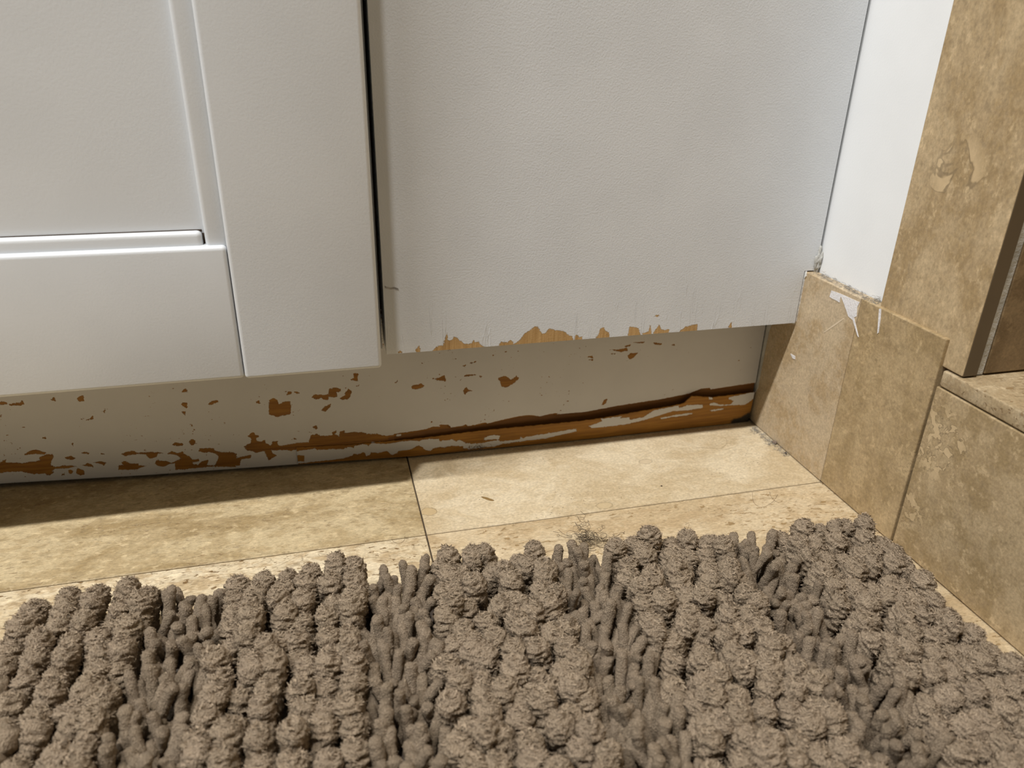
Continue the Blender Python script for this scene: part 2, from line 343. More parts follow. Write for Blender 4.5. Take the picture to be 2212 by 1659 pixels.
brown += [zz(Z6, l) for l in (
    [(585, 510), (620, 490), (655, 500), (670, 540), (705, 545), (725, 520), (780, 520), (790, 580), (780, 640), (720, 650), (655, 665), (580, 640), (580, 590)],
    [(750, 455), (765, 425), (800, 425), (795, 445)],
    [(990, 480), (1020, 450), (1060, 455), (1100, 460), (1150, 450), (1155, 400), (1210, 385), (1265, 400), (1255, 420), (1220, 430), (1230, 470), (1200, 480), (1150, 470), (1145, 500), (1100, 500), (1080, 480), (1040, 500)],
    [(1260, 490), (1310, 460), (1310, 430), (1340, 400), (1370, 420), (1365, 450), (1340, 490), (1290, 505)], [(1085, 600), (1120, 565), (1170, 543), (1165, 570), (1120, 615)],
    [(1360, 310), (1395, 295), (1390, 250), (1430, 250), (1425, 290), (1430, 325)], [(1785, 340), (1810, 315), (1800, 335)],
    [(1935, 380), (1960, 360), (2010, 360), (2030, 345), (2060, 370), (2030, 390), (1990, 400), (1950, 395)], [(450, 530), (480, 505), (495, 545)], [(995, 765), (1030, 748), (1045, 770), (1030, 785)],
    [(820, 430), (850, 425), (875, 440), (840, 440)], [(800, 880), (825, 868), (840, 880)],
    [(345, 950), (400, 920), (415, 880), (380, 850), (410, 820), (435, 815), (450, 840), (490, 850), (455, 870), (460, 895), (500, 905), (540, 890), (550, 920), (600, 945), (615, 900), (660, 900), (665, 945), (800, 930), (850, 915), (960, 910), (985, 840), (1040, 830), (1070, 850), (1140, 845), (1190, 845), (1180, 820), (1220, 795), (1225, 810), (1200, 830), (1250, 850), (1260, 805), (1300, 797), (1300, 820), (1400, 812), (1470, 815), (1520, 830), (1620, 830), (1700, 850), (1790, 835), (1860, 820), (1860, 895), (1750, 910), (1700, 900), (1560, 905), (1520, 930), (1440, 920), (1390, 960), (1340, 955), (1280, 975), (1180, 975), (1040, 985), (1010, 960), (860, 970), (790, 990), (740, 980), (600, 985), (610, 1015), (650, 1035), (610, 1060), (580, 1080), (550, 1020), (530, 990), (450, 1010), (430, 995), (370, 985)],
    [(100, 1010), (210, 1005), (210, 1040), (240, 1075), (290, 1055), (360, 1040), (410, 1030), (400, 1060), (310, 1070), (300, 1130), (60, 1140), (100, 1060)],
    [(0, 970), (40, 985), (100, 1000), (210, 1010), (100, 1020), (0, 1000)])]
brown += [zz(Z7, l) for l in (
    [(1065, 790), (1150, 768), (1180, 790), (1200, 808), (1260, 770), (1280, 790), (1275, 805), (1220, 850), (1160, 885), (1110, 875), (1090, 820)], [(710, 925), (745, 885), (770, 910), (805, 920), (760, 930), (730, 955)],
    [(425, 800), (470, 785), (515, 765), (535, 790), (530, 820), (500, 815), (450, 810)], [(725, 770), (730, 758), (845, 752), (830, 762), (730, 772)], [(1985, 570), (2040, 575), (2030, 585)], [(2000, 600), (2045, 598), (2040, 610)],
    [(770, 640), (850, 615), (840, 630)], [(710, 665), (740, 655), (730, 675)], [(880, 770), (905, 772), (895, 785)])]
brown += [zz(Z4, l) for l in ([(250, 630), (290, 622), (300, 640)], [(575, 620), (600, 600), (655, 600), (620, 635), (590, 650)], [(430, 570), (480, 575), (570, 560), (575, 580), (520, 590)], [(370, 1010), (385, 975), (410, 965), (405, 990), (380, 1015)],
    [(920, 535), (950, 528), (955, 540)], [(780, 515), (850, 525), (840, 535), (790, 530)], [(540, 550), (600, 530), (590, 545)], [(620, 515), (710, 512), (700, 520)], [(440, 605), (480, 600), (475, 612)])]
recess = (zz(Z7, [(0, 1365), (180, 1340), (340, 1315), (400, 1290), (480, 1290), (470, 1268), (560, 1270), (590, 1300), (720, 1280), (740, 1265), (760, 1285), (850, 1270), (940, 1245), (960, 1258), (1160, 1210), (1300, 1180), (1390, 1170), (1500, 1185), (1560, 1170), (1660, 1150), (1690, 1165)])
          + zz(Z4, [(0, 1090), (240, 1070), (500, 1020), (830, 970), (1060, 925), (1160, 885), (1220, 878), (1240, 890), (1400, 865), (1575, 838), (1640, 838), (1640, 1240), (900, 1290), (0, 1360)]) + [(850, 1000)])
brown.append(recess)
whitek = [zz(Z7, [(20, 1380), (40, 1368), (85, 1365), (82, 1390), (40, 1395)])]
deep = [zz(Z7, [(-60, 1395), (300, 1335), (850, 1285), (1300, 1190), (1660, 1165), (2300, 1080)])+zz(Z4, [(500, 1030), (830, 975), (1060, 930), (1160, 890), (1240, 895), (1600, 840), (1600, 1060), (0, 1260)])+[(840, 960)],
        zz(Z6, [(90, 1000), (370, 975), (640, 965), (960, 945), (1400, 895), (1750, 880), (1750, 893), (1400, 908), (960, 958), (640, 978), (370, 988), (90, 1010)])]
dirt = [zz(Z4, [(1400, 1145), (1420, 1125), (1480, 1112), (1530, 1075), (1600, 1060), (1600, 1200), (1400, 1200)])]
K = lambda polys, off=0.: [[kp(q, off) for q in pl] for pl in polys]

nx, nz = 1150, 200
xs = np.concatenate([[-.70, -.60, -.52], np.linspace(-.47, -.0012, nx)]); nx = len(xs)
ts = np.linspace(0, 1, nz)
X, T = np.meshgrid(xs, ts, indexing='ij')
Z = kz(X)*(1-T)+.0835*T; Y = ky(X)
P2 = np.stack([X.ravel(), Z.ravel()], 1)
chip = np.minimum(sdf(P2, K(brown)), -sdf(P2, K(whitek)))
dp = sdf(P2, K(deep)); dt = sdf(P2, K(dirt))
rx = np.clip((X.ravel()+.24)/.04, 0, 1)
Yf = Y.ravel()+.0012*np.clip(sdf(P2, K([recess]))/.0008, 0, 1)*rx
V = np.stack([X.ravel(), Yf, Z.ravel()], 1); n0 = len(V)
bot = np.stack([xs, ky(xs)+.012, kz(xs)], 1); top = np.stack([xs, ky(xs)+.012, np.full(nx, .0835)], 1)
I = np.arange(n0).reshape(nx, nz)
q = np.stack([I[:-1, :-1], I[1:, :-1], I[1:, 1:], I[:-1, 1:]], -1).reshape(-1, 4)
bi = n0+np.arange(nx); ti = n0+nx+np.arange(nx)
q2 = np.stack([bi[:-1], bi[1:], I[1:, 0], I[:-1, 0]], -1); q3 = np.stack([I[:-1, -1], I[1:, -1], ti[1:], ti[:-1]], -1); q4 = np.stack([ti[:-1], ti[1:], bi[1:], bi[:-1]], -1)
me = np_mesh('toe_kick', np.concatenate([V, bot, top]), np.concatenate([q, q2, q3, q4]), M_KICK)
pad = lambda a, v: np.concatenate([a, np.full(2*nx, v)])
set_attr(me, 'chip', pad(chip*1000, 3.)); set_attr(me, 'deep', pad(dp*1000, -3.)); set_attr(me, 'dirt', pad(dt*1000, -4.))
set_attr(me, 'upper', pad(np.clip((Z.ravel()-.045)/.03, 0, 1), 0.))
kick = part(link(bpy.data.objects.new('toe_kick', me))); kick['label'] = 'white toe kick with chipped paint baring orange wood'

# loose veneer strip hanging off the lower toe kick ------------------
stop = [(640, 968), (760, 962), (860, 952), (949, 942), (998, 935), (1061, 927), (1160, 917), (1251, 907), (1293, 901), (1390, 884), (1452, 874), (1476, 868), (1492, 853), (1536, 856), (1561, 853.5), (1627, 846)]
sp = [kp(q, -.0012) for q in stop]; sxs = [p[0] for p in sp]; szs = [p[1] for p in sp]
xx = np.linspace(sxs[0], -.0022, 560); nt = 44; tt = np.linspace(0, 1, nt)
zt = np.interp(xx, sxs, szs)+.00012*np.sin(xx*900)+.0001*np.sin(xx*2100)
bul = np.interp(xx, [sxs[0], -.20, -.16, -.10, -.05, 0], [.0002, .0007, .0014, .0026, .0024, .0016])
Xs, Ts = np.meshgrid(xx, tt, indexing='ij')
zb_ = kz(xx)+.0003
Zs = zt[:, None]*(1-Ts)+zb_[:, None]*Ts
Ys = ky(Xs)-.0004-bul[:, None]*np.sin(np.clip(1.05-Ts, 0, 1)*1.35)
S2 = np.stack([Xs.ravel(), Zs.ravel()], 1)
wh = [zz(Z4, l) for l in (
    [(350, 1110), (520, 1090), (510, 1105), (575, 1100), (590, 1120), (690, 1100), (770, 1045), (970, 1005), (975, 1025), (1040, 1005), (1170, 1000), (1165, 1030), (1040, 1050), (920, 1055), (830, 1085), (690, 1130), (560, 1160), (440, 1175), (280, 1190), (255, 1170), (300, 1155), (360, 1130)],
    [(820, 1110), (960, 1080), (1090, 1070), (1080, 1085), (920, 1105), (840, 1120)], [(1215, 1050), (1330, 1030), (1335, 1045), (1240, 1060)],
    [(1370, 945), (1390, 940), (1620, 895), (1600, 940), (1550, 975), (1500, 1010), (1400, 1010), (1310, 1015), (1220, 1010), (1215, 995), (1260, 985), (1310, 1005), (1390, 1000), (1410, 975), (1370, 960)],
    [(1205, 940), (1240, 940), (1245, 960), (1215, 965)])]
wh += [zz(Z3, l) for l in (
    [(0, 610), (50, 605), (90, 630), (130, 580), (180, 600), (340, 600), (480, 570), (640, 560), (690, 570), (730, 550), (860, 540), (930, 545), (940, 565), (1100, 545), (1130, 570), (1170, 555), (1250, 580), (1240, 595), (1300, 590), (1290, 640), (1300, 672), (1220, 655), (1215, 635), (1170, 630), (1070, 630), (1000, 645), (940, 640), (860, 665), (830, 695), (770, 680), (720, 640), (690, 625), (650, 640), (620, 660), (560, 680), (450, 690), (430, 720), (380, 735), (350, 735), (310, 690), (280, 700), (240, 710), (180, 715), (120, 710), (100, 740), (60, 760), (45, 715), (20, 710), (0, 720), (-250, 790), (-800, 850), (-800, 700), (-560, 660), (-470, 655), (-300, 640), (-120, 640)],
    [(1290, 600), (1440, 590), (1640, 550), (1660, 570), (1890, 545), (1900, 510), (1940, 530), (1970, 510), (2010, 510), (2080, 490), (2212, 470), (2560, 405), (2570, 445), (2212, 535), (1930, 570), (1900, 575), (1680, 610), (1600, 640), (1480, 650), (1300, 672)],
    [(1455, 560), (1480, 520), (1530, 495), (1590, 490), (1660, 500), (1645, 545), (1460, 555)])]
cut = [zz(Z6, l) for l in ([(750, 1100), (770, 1045), (830, 1035), (915, 1040), (915, 1095)], [(1380, 1075), (1390, 1020), (1430, 1030), (1480, 1010), (1500, 1070)],
       [(600, 985), (860, 968), (1010, 960), (1040, 985), (1180, 975), (1280, 975), (1340, 955), (1390, 960), (1390, 930), (600, 960)])]
ws = np.minimum(sdf(S2, K(wh, -.001)), -sdf(S2, K(cut, -.001)))
ds = sdf(S2, K(dirt, -.001))
n0 = len(S2); I = np.arange(n0).reshape(560, nt)
V = np.stack([Xs.ravel(), Ys.ravel(), Zs.ravel()], 1)
tb = np.stack([xx, Ys[:, 0]+.0007, Zs[:, 0]-.0001], 1); ti = n0+np.arange(560)
q = np.stack([I[:-1, :-1], I[:-1, 1:], I[1:, 1:], I[1:, :-1]], -1).reshape(-1, 4); q2 = np.stack([I[:-1, 0], I[1:, 0], ti[1:], ti[:-1]], -1)
me = np_mesh('veneer_strip', np.concatenate([V, tb]), np.concatenate([q, q2]), M_STRIP)
set_attr(me, 'chip', np.concatenate([-ws*1000, np.full(560, 3.)])); set_attr(me, 'deep', np.full(n0+560, -4.)); set_attr(me, 'dirt', np.concatenate([ds*1000, np.full(560, -4.)]))
so = link(bpy.data.objects.new('veneer_strip', me), kick); so['label'] = 'loose orange veneer strip with patches of white paint'

# filler panel -------------------------------------------------------
pchips = [zz(Z7, l) for l in ([(50, 522), (70, 515), (90, 528), (60, 535)], [(228, 500), (262, 460), (272, 525), (235, 527)],
    [(400, 513), (430, 485), (460, 465), (505, 460), (530, 400), (548, 330), (555, 410), (600, 400), (620, 368), (660, 390), (720, 440), (770, 445), (800, 435), (822, 400), (830, 425), (870, 420), (895, 455), (935, 468), (900, 495), (700, 510), (500, 525)],
    [(1075, 470), (1100, 420), (1170, 428), (1200, 405), (1222, 430), (1222, 470), (1080, 480)],
    [(1225, 450), (1260, 430), (1300, 395), (1350, 330), (1400, 300), (1440, 270), (1478, 262), (1500, 310), (1520, 335), (1550, 335), (1590, 290), (1640, 295), (1710, 310), (1760, 320), (1790, 355), (1832, 365), (1838, 420), (1600, 440), (1225, 470)], [(1850, 415), (1870, 347), (1905, 375), (1925, 365), (1945, 410)])]
pchips += [zz(Z4, l) for l in ([(325, 475), (350, 440), (352, 405), (385, 398), (400, 430), (425, 440), (428, 490), (330, 500)], [(578, 460), (590, 390), (640, 395), (660, 405), (670, 440), (680, 475), (580, 480)],
    [(690, 445), (740, 430), (757, 375), (765, 455), (700, 465)], [(780, 440), (825, 375), (840, 410), (870, 420), (905, 410), (900, 450), (790, 460)], [(990, 430), (1030, 395), (1100, 375), (1128, 372), (1125, 440), (1000, 450)],
    [(1375, 392), (1403, 352), (1400, 405)], [(790, 305), (815, 296), (835, 303), (805, 310)])]
pchips = [[(lambda p: (p[0], p[2]))(on(q, 1, -D1)) for q in pl] for pl in pchips]
xs = np.linspace(XP, -.0012, 561); zs = np.concatenate([np.linspace(H1, H1+.024, 61), [H3+.0007]]); nz = len(zs)
X, Z = np.meshgrid(xs, zs, indexing='ij'); n0 = X.size; I = np.arange(n0).reshape(561, nz)
P2 = np.stack([X.ravel(), Z.ravel()], 1); ch = sdf(P2, pchips)
V = np.stack([X.ravel(), np.full(n0, -D1), Z.ravel()], 1)
q = np.stack([I[:-1, :-1], I[1:, :-1], I[1:, 1:], I[:-1, 1:]], -1).reshape(-1, 4)
zt_, ztop, yb, xr = H3+.0007, .62, -D1+.018, .0056
ex = [(XP, -D1, zt_), (xr, -D1, zt_), (xr, -D1, ztop), (XP, -D1, ztop),         # 0-3 upper front
      (XP, yb, H1), (-.0012, yb, H1), (-.0012, yb, zt_), (xr, yb, zt_), (xr, yb, ztop), (XP, yb, ztop),   # 4-9 back
      (XP, -D1, H1), (-.0012, -D1, H1), (-.0012, -D1, zt_)]
e = lambda i: n0+i
qf = [(e(0), e(1), e(2), e(3)), (e(10), e(4), e(5), e(11)), (e(11), e(5), e(6), e(12)), (e(12), e(6), e(7), e(1)), (e(1), e(7), e(8), e(2)), (e(10), e(3), e(9), e(4)), (e(3), e(2), e(8), e(9))]
me = np_mesh('filler_panel', np.concatenate([V, np.array(ex)]), np.concatenate([q, np.array(qf)]), M_PANEL, smooth=False)
set_attr(me, 'chip', np.concatenate([ch*1000, [-4.]*4+[-4.]*9])); set_attr(me, 'low', np.clip(1-(np.concatenate([Z.ravel(), [x[2] for x in ex]])-H1)/.06, 0, 1))
panel = part(link(bpy.data.objects.new('filler_panel', me))); panel['label'] = 'flat white side panel with bare wood chips along its bottom edge'

sc_pts = [on(q, 1, -D1) for q in zz(Z3_(700, 500, .27125), [(482, 432), (500, 440), (530, 446), (560, 442), (590, 452), (598, 470), (580, 465), (560, 458), (530, 462), (500, 455), (484, 450)])]
scr = prism('scrape', [(p[0], p[2]) for p in sc_pts], 1, -D1-.0001, -D1+.0001, plain('scuffed_paint', (.47, .45, .43), .7, .0004, 1200, .4), None)
bpy.context.view_layer.update(); scr.parent = panel; scr.matrix_parent_inverse = panel.matrix_world.inverted()
# carcass and door -----------------------------------------------------
carc = part(box('carcass', (-.95, -D1+.0045, H1+.0008), (XS+.0022, .34, .62), M_CARC, None, .0006, 2))
part(box('carcass_back', (XS+.0022, .014, .0838), (T1-.001, .34, .62), M_INSIDE, None, 0))
door = part(box('door', (-.66, -D2+.0105, H1+.004), (XS-.004, -D1+.0042, .60), M_DOOR, None, .0005, 2))
door['label'] = 'white panelled cabinet door'
DT = .0155
def dpart(o): o.parent = door; o.matrix_parent_inverse = (cabinet.matrix_basis @ door.matrix_parent_inverse @ door.matrix_basis).inverted(); return o
bpy.context.view_layer.update()
def dpart(o): o.parent = door; o.matrix_parent_inverse = door.matrix_world.inverted(); return o
dpart(box('stile', (XI, -D2, H1), (XS, -D2+DT, .61), M_DOOR, None, .0018, 5))
dpart(box('rail', (-.60, -D2+.0007, H1+.0002), (XI-.0002, -D2+DT, ZR), M_DOOR, None, .0018, 5))
dpart(box('stile', (-.66, -D2, H1), (-.6002, -D2+DT, .61), M_DOOR, None, .0013, 4))
pt = on((443, 497), 1, -D2+.007); mw = pt[2]
XM = on((440, 490), 1, -D2+.007)[0]
dpart(box('moulding', (XM, -D2+.0036, ZR-.002), (XI+.001, -D2+.0125, .60), M_DOOR, None, .0020, 5))
dpart(box('moulding', (-.598, -D2+.0040, ZR-.002), (XM-.0010, -D2+.0125, mw), M_DOOR, None, .0020, 5))
dpart(box('joint_crack', (XM-.0014, -D2+.0070, ZR+.0002), (XM+.0006, -D2+.0120, mw-.0012), M_DARK, None, 0))
dpart(box('joint_crack', (-.40, -D2+.0071, mw-.0006), (XM-.001, -D2+.0080, mw+.0003), M_DARK, None, 0))
dpart(box('centre_panel', (-.598, -D2+.0074, mw-.004), (XM+.003, -D2+.0135, .60), M_DOOR, None, .0003, 1))

# ------------------------------------------------------------------ paint smears, caulk on wall tiles
def flat_on_x(name, poly, x, thick, mat, parent, z=ZW):
    pts = [on(q, 0, x) for q in zz(z, poly)]
    return prism(name, [(p[1], p[2]) for p in pts], 0, x-thick, x+.0001, mat, parent)
flat_on_x('paint_smear', [(665, 705), (680, 655), (720, 668), (770, 688), (880, 738), (905, 748), (885, 790), (880, 860), (860, 870), (875, 940), (895, 1025), (885, 1010), (850, 890), (815, 860), (780, 760), (755, 700), (745, 750), (720, 735), (690, 720)], 0, .0002, M_SMEAR, base)
flat_on_x('paint_smear', [(1060, 800), (1075, 800), (1070, 880), (1055, 990), (1045, 1000)], 0, .0002, M_SMEAR, base)
flat_on_x('paint_fleck', [(355, 1158), (392, 1178), (390, 1202), (372, 1195)], 0, .0003, M_SMEAR, base)
flat_on_x('scratch', [(618, 985), (690, 930), (772, 876), (776, 884), (700, 940), (624, 990)], 0, .0001, plain('pale_scratch', (.68, .56, .40), .6), base)
flat_on_x('caulk_bead', [(1650, 375), (1722, 372), (1702, 430), (1655, 660), (1612, 880), (1594, 912), (1572, 915), (1610, 700), (1640, 520)], 0, .0004, M_CAULK, base, Z4)
flat_on_x('caulk_bead', [(460, 500), (482, 500), (482, 540), (470, 560), (400, 900), (386, 922), (374, 915), (420, 720), (450, 590)], 0, .0007, M_WCAULK, base)
bm = bmesh.new(); bmesh.ops.create_icosphere(bm, subdivisions=4, radius=1)
for v in bm.verts:
    n = v.co.normalized(); r = 1+.45*noise.noise(n*2.3+Vector((5, 1, 2)))+.25*noise.noise(n*6)
    v.co = Vector((n.x*.0020*r+.0058, n.y*.0018*r-.0262, n.z*.0065*r+.1095))
me = bpy.data.meshes.new('caulk_lump'); bm.to_mesh(me); bm.free(); me.materials.append(M_CAULK); me.shade_smooth()
link(bpy.data.objects.new('caulk_lump', me), wall)

# ------------------------------------------------------------------ bath mat
TH = math.atan2(-.027, .33); MO = Vector((-.03, -.13, 0))
mat_root = empty('bath_mat', MO); mat_root.rotation_euler = (0, 0, TH)
tag(mat_root, 'shaggy taupe chenille bath mat lying on the travertine floor', 'bath mat')
def chenille():
    m = Mat('taupe_chenille'); a = m.attr('fib', True)
    f1 = m.noise(a, 1., 2, .65)
    rn = m.n('ObjectInfo').outputs['Random']
    c = m.mix(m.ramp(f1, .3, .7), (.262, .199, .133), (.445, .345, .24))
    c = m.mix(m.math('MULTIPLY', m.math('SUBTRACT', rn, .3), .25), c, (.40, .31, .23))
    return m.out(c, .95, m.bump(f1, .0014, 1.), Specular_IOR_Level=.1)
M_CH = chenille()
M_BACK = plain('mat_backing', (.12, .095, .075), .95, .0005, 900)
box('backing', (-.346, -.235, .0005), (.006, -.004, .0035), M_BACK, mat_root, .0004, 1)

def tuft_mesh(seed, R, L, ns, nr, fat, blades=0):
    rg = random.Random(seed); off = Vector((rg.uniform(-50, 50), rg.uniform(-50, 50), rg.uniform(-50, 50)))
    bend = Vector((rg.uniform(-1, 1), rg.uniform(-1, 1), 0))*(.0016 if fat else .0035)
    V, fib = [], []
    Ls = L-R; tot = Ls+R*math.pi/2
    for j in range(nr+1):
        s = tot*(j/nr)**.62
        if s < Ls: r0, z0, nrm = R*((.55+.45*math.sin(min(1, s/Ls)**1.5*1.57)) if fat else 1.), s, 0.
        else:
            a = (s-Ls)/R; r0, z0, nrm = R*math.cos(a), Ls+R*math.sin(a), math.sin(a)
        for i in range(ns):
            t = 6.2832*i/ns; d = Vector((math.cos(t), math.sin(t), 0))
            n = (d*math.cos(math.asin(min(1, nrm)))+Vector((0, 0, nrm))).normalized()
            p = d*r0+Vector((0, 0, z0))
            if fat:
                q = Vector((p.x*330, p.y*330, s*620))+off
                k = noise.noise(q)*.5+noise.noise(Vector((p.x*800, p.y*800, s*1500))+off)*.45
                big = noise.noise(p*110+off)
                rdg = 1-abs(noise.noise(Vector((p.x*300, p.y*300, s*760))+off*1.7))*2.6
                p = p+n*(.0005*k+.0006*big+.0011*rdg)
            else:
                k = noise.noise(Vector((p.x*500, p.y*500, s*1600))+off); big = noise.noise(p*220+off)
                p = p+n*(.00042*k+.0003*big)
            b = s/tot; p = p+bend*b*b
            V.append(p); kk = 9.0 if fat else 6.0
            fib.append((math.cos(t)*kk*(.3+.7*min(1, r0/R))+seed*3.1, math.sin(t)*kk*(.3+.7*min(1, r0/R))+off.x*.1, s*(950 if fat else 1500)+rg.uniform(0, .2)))
    idx = np.arange(len(V)).reshape(nr+1, ns); r = np.roll(idx, -1, 1)
    Fq = np.stack([idx[:-1], r[:-1], r[1:], idx[1:]], -1).reshape(-1, 4)
    if blades:                                           # short fibres standing off the pile
        BF = []
        for _ in range(blades):
            j = int(nr*(1-rg.random()**1.6*.8))-1; j = max(2, min(nr-2, j)); i = rg.randrange(ns)
            p = V[idx[j, i]]; up = V[idx[j+1, i]]-V[idx[j-1, i]]; sd = V[idx[j, (i+1) % ns]]-V[idx[j, i-1]]
            n = sd.cross(up); n = n.normalized() if n.length > 0 else Vector((0, 0, 1)); t = up.normalized()
            sw = sd.normalized() if sd.length > 0 else Vector((1, 0, 0))
            ln = rg.uniform(.0009, .0016)*(1 if fat else .4); w = rg.uniform(.00010, .00019)*(1 if fat else .7)
            d = (t*rg.uniform(-.5, .5)+sw*rg.choice((-1, 1))*rg.uniform(.4, 1)).normalized(); sv = n.cross(d).normalized()*w
            p0 = p-n*.0003; p1 = p+n*ln*.26+d*ln*.4; p2 = p+n*ln*.22+d*ln*1.0; k = len(V); f0 = fib[idx[j, i]]
            V += [p0-sv, p0+sv, p1+sv, p1-sv, p2+sv*.5, p2-sv*.5]; fib += [f0]*6; BF += [(k, k+1, k+2, k+3), (k+3, k+2, k+4, k+5)]
        Fq = np.concatenate([Fq, np.array(BF)])
    return np.array(V), Fq, np.array(fib)
FAT = [tuft_mesh(i, .0039, .0205, 32, 34, True, 300) for i in range(9)]
FATLO = [tuft_mesh(i, .0039, .0205, 14, 14, True) for i in range(4)]
THIN = [tuft_mesh(100+i, .00195, .0215, 14, 24, False, 110) for i in range(9)]
def to_me(name, t):
    me = np_mesh(name, t[0], t[1], M_CH); set_attr(me, 'fib', t[2], True); return me
fat_me = [to_me('tuft', t) for t in FAT]; thin_me = [to_me('noodle', t) for t in THIN]

tufts, noodles = [], []
bands = [(-.3440, -.2925), (-.2685, -.2135), (-.1895, -.1390), (-.1150, -.0630), (-.0390, .0085)]
for bi_, (u0, u1) in enumerate(bands):
    nc = (5, 6, 6, 6, 6)[bi_]; pu = (u1-u0)/nc; row = 0; v = -.003
    pv = (.0083, .0085, .0089, .0090, .0093)[bi_]
    while v > -.232:
        for c in range(nc):
            u = u0+(c+.5)*pu+rng.normal(0, .0007)+(.0022 if row % 2 else -.0012)*(bi_ in (2, 3))
            vv = v+rng.normal(0, .0009 if bi_ < 4 else .0004)-(.0025 if c in (0, nc-1) and row == 0 else 0)
            if bi_ == 0: tx, ty = rng.normal(.30, .16), rng.normal(.45, .15)
            elif bi_ == 1: tx, ty = rng.normal(.05, .18), rng.normal(.32, .16)
            elif bi_ == 4: tx, ty = rng.normal(.45, .12), rng.normal(.08, .07)
            elif bi_ == 3: tx, ty = rng.normal(.12, .22), rng.normal(.12, .2)
            else: tx, ty = rng.normal(0, .2), rng.normal(.22, .18)
            if c == 0 and bi_: tx = max(tx, .05)
            if c == nc-1 and bi_ < 4: tx = min(tx, -.02)
            if row == 0: ty = max(ty, .25)
            tufts.append((u-tx*.006, vv-ty*.006, tx, ty, rng.uniform(0, 6.28), rng.uniform(.92, 1.12), rng.uniform(.82, 1.10)))
        v -= pv; row += 1
thin = [(-.2915, -.2695), (-.2130, -.1900), (-.1385, -.1155), (-.0625, -.0395)]
for bi_, (u0, u1) in enumerate(thin):
    v = -.006; row = 0
    while v > -.232:
        for c in range(6):
            u = u0+(c+.5)*(u1-u0)/6+rng.normal(0, .0011); vv = v+rng.normal(0, .0013)
            tx = rng.normal((.15, .05, .05, .0)[bi_], .42); ty = rng.normal(.60 if bi_ < 3 else .30, .38)
            if row == 0: ty = abs(ty)+.2
            if rng.random() < .12: tx *= 2.2
            noodles.append((u-tx*.004, vv-ty*.006, tx, ty, rng.uniform(0, 6.28), rng.uniform(.9, 1.18), rng.uniform(.72, 1.05)))
        v -= .0058; row += 1
def tmat(t):
    u, v, tx, ty, a, s, h = t
    ax = Vector((tx, ty, 1)).normalized()
    R_ = Vector((0, 0, 1)).rotation_difference(ax).to_matrix().to_4x4()
    return Matrix.Translation((u, v, .0025)) @ R_ @ Matrix.Rotation(a, 4, 'Z') @ Matrix.Diagonal((s, s, h, 1))
MW = Matrix.Translation(MO) @ Matrix.Rotation(TH, 4, 'Z')
def seen(t):
    p = np.array(MW @ Vector((t[0], t[1], .016))); q = ROT @ (p-CAM)
    if q[2] < .02: return None
    x, y = F*q[0]/q[2]+IW/2, F*q[1]/q[2]+IH/2
    return q[2] if -60 < x < IW+60 and y < IH+330 else None
def plant(lst, mes, raw, rawlo, name, stuffname):
    vis = sorted([(seen(t), i) for i, t in enumerate(lst) if seen(t) is not None]); own = {i for _, i in vis[:300]}; allv = {i for _, i in vis}
    VV, FF, AA, n = [], [], [], 0
    for i, t in enumerate(lst):
        m = tmat(t)
        if i in own:
            o = bpy.data.objects.new(name, mes[i % len(mes)]); COL.objects.link(o); o.parent = mat_root; o.matrix_local = m
        else:
            r = (raw if i in allv else rawlo); r = r[i % len(r)]; A_ = np.array(m)
            VV.append(r[0]@A_[:3, :3].T+A_[:3, 3]); FF.append(r[1]+n); AA.append(r[2]+rng.uniform(-20, 20, 3)); n += len(r[0])
    if VV:
        me = np_mesh(stuffname, np.concatenate(VV), np.concatenate(FF), M_CH); set_attr(me, 'fib', np.concatenate(AA), True)
        o = link(bpy.data.objects.new(stuffname, me), mat_root); o['kind'] = 'stuff'
    print(name, len(lst), 'visible', len(allv))
plant(tufts, fat_me, FAT, FATLO, 'tuft', 'tuft_pile')
plant(noodles, thin_me, THIN, THIN, 'noodle', 'noodle_pile')

# ------------------------------------------------------------------ hairs, lint, crumbs
M_HAIR = plain('dark_hair', (.045, .028, .015), .5, 0)
M_HAIR2 = plain('brown_hair', (.16, .10, .05), .5, 0)
M_LINT = plain('grey_lint', (.27, .25, .22), .95, 0)
def tube(paths, r, sides=4):
    V, Fq = [], []
    for P in paths:
        P = [Vector(p) for p in P]; n = len(V)
        for i, p in enumerate(P):
            d = (P[min(i+1, len(P)-1)]-P[max(i-1, 0)]).normalized(); a = d.orthogonal().normalized(); b = d.cross(a)
            for k in range(sides): V.append(p+(a*math.cos(6.283*k/sides)+b*math.sin(6.283*k/sides))*r)
        for i in range(len(P)-1):
            for k in range(sides): Fq.append((n+i*sides+k, n+i*sides+(k+1) % sides, n+(i+1)*sides+(k+1) % sides, n+(i+1)*sides+k))
    return V, Fq
def strand(c, n, step, curl, rg, flat=None, spread=.003, zmin=.0002):
    p = Vector(c)+Vector((rg.uniform(-1, 1), rg.uniform(-1, 1), 0))*spread*.4; d = rg.uniform(0, 6.28); w = rg.uniform(-1, 1)*curl; out = []; el = 0
    for i in range(n):
        out.append(p.copy()); w += rg.uniform(-1, 1)*curl*.25; w = max(-curl*1.6, min(curl*1.6, w)); d += w; el = el*.8+rg.uniform(-.5, .5)
        p = p+Vector((math.cos(d), math.sin(d), el*.6))*step; dd = p-Vector(c)
        if dd.length > spread: d += .9 if w > 0 else -.9; p -= dd*.12
        p.z = max(zmin, p.z)
    return out
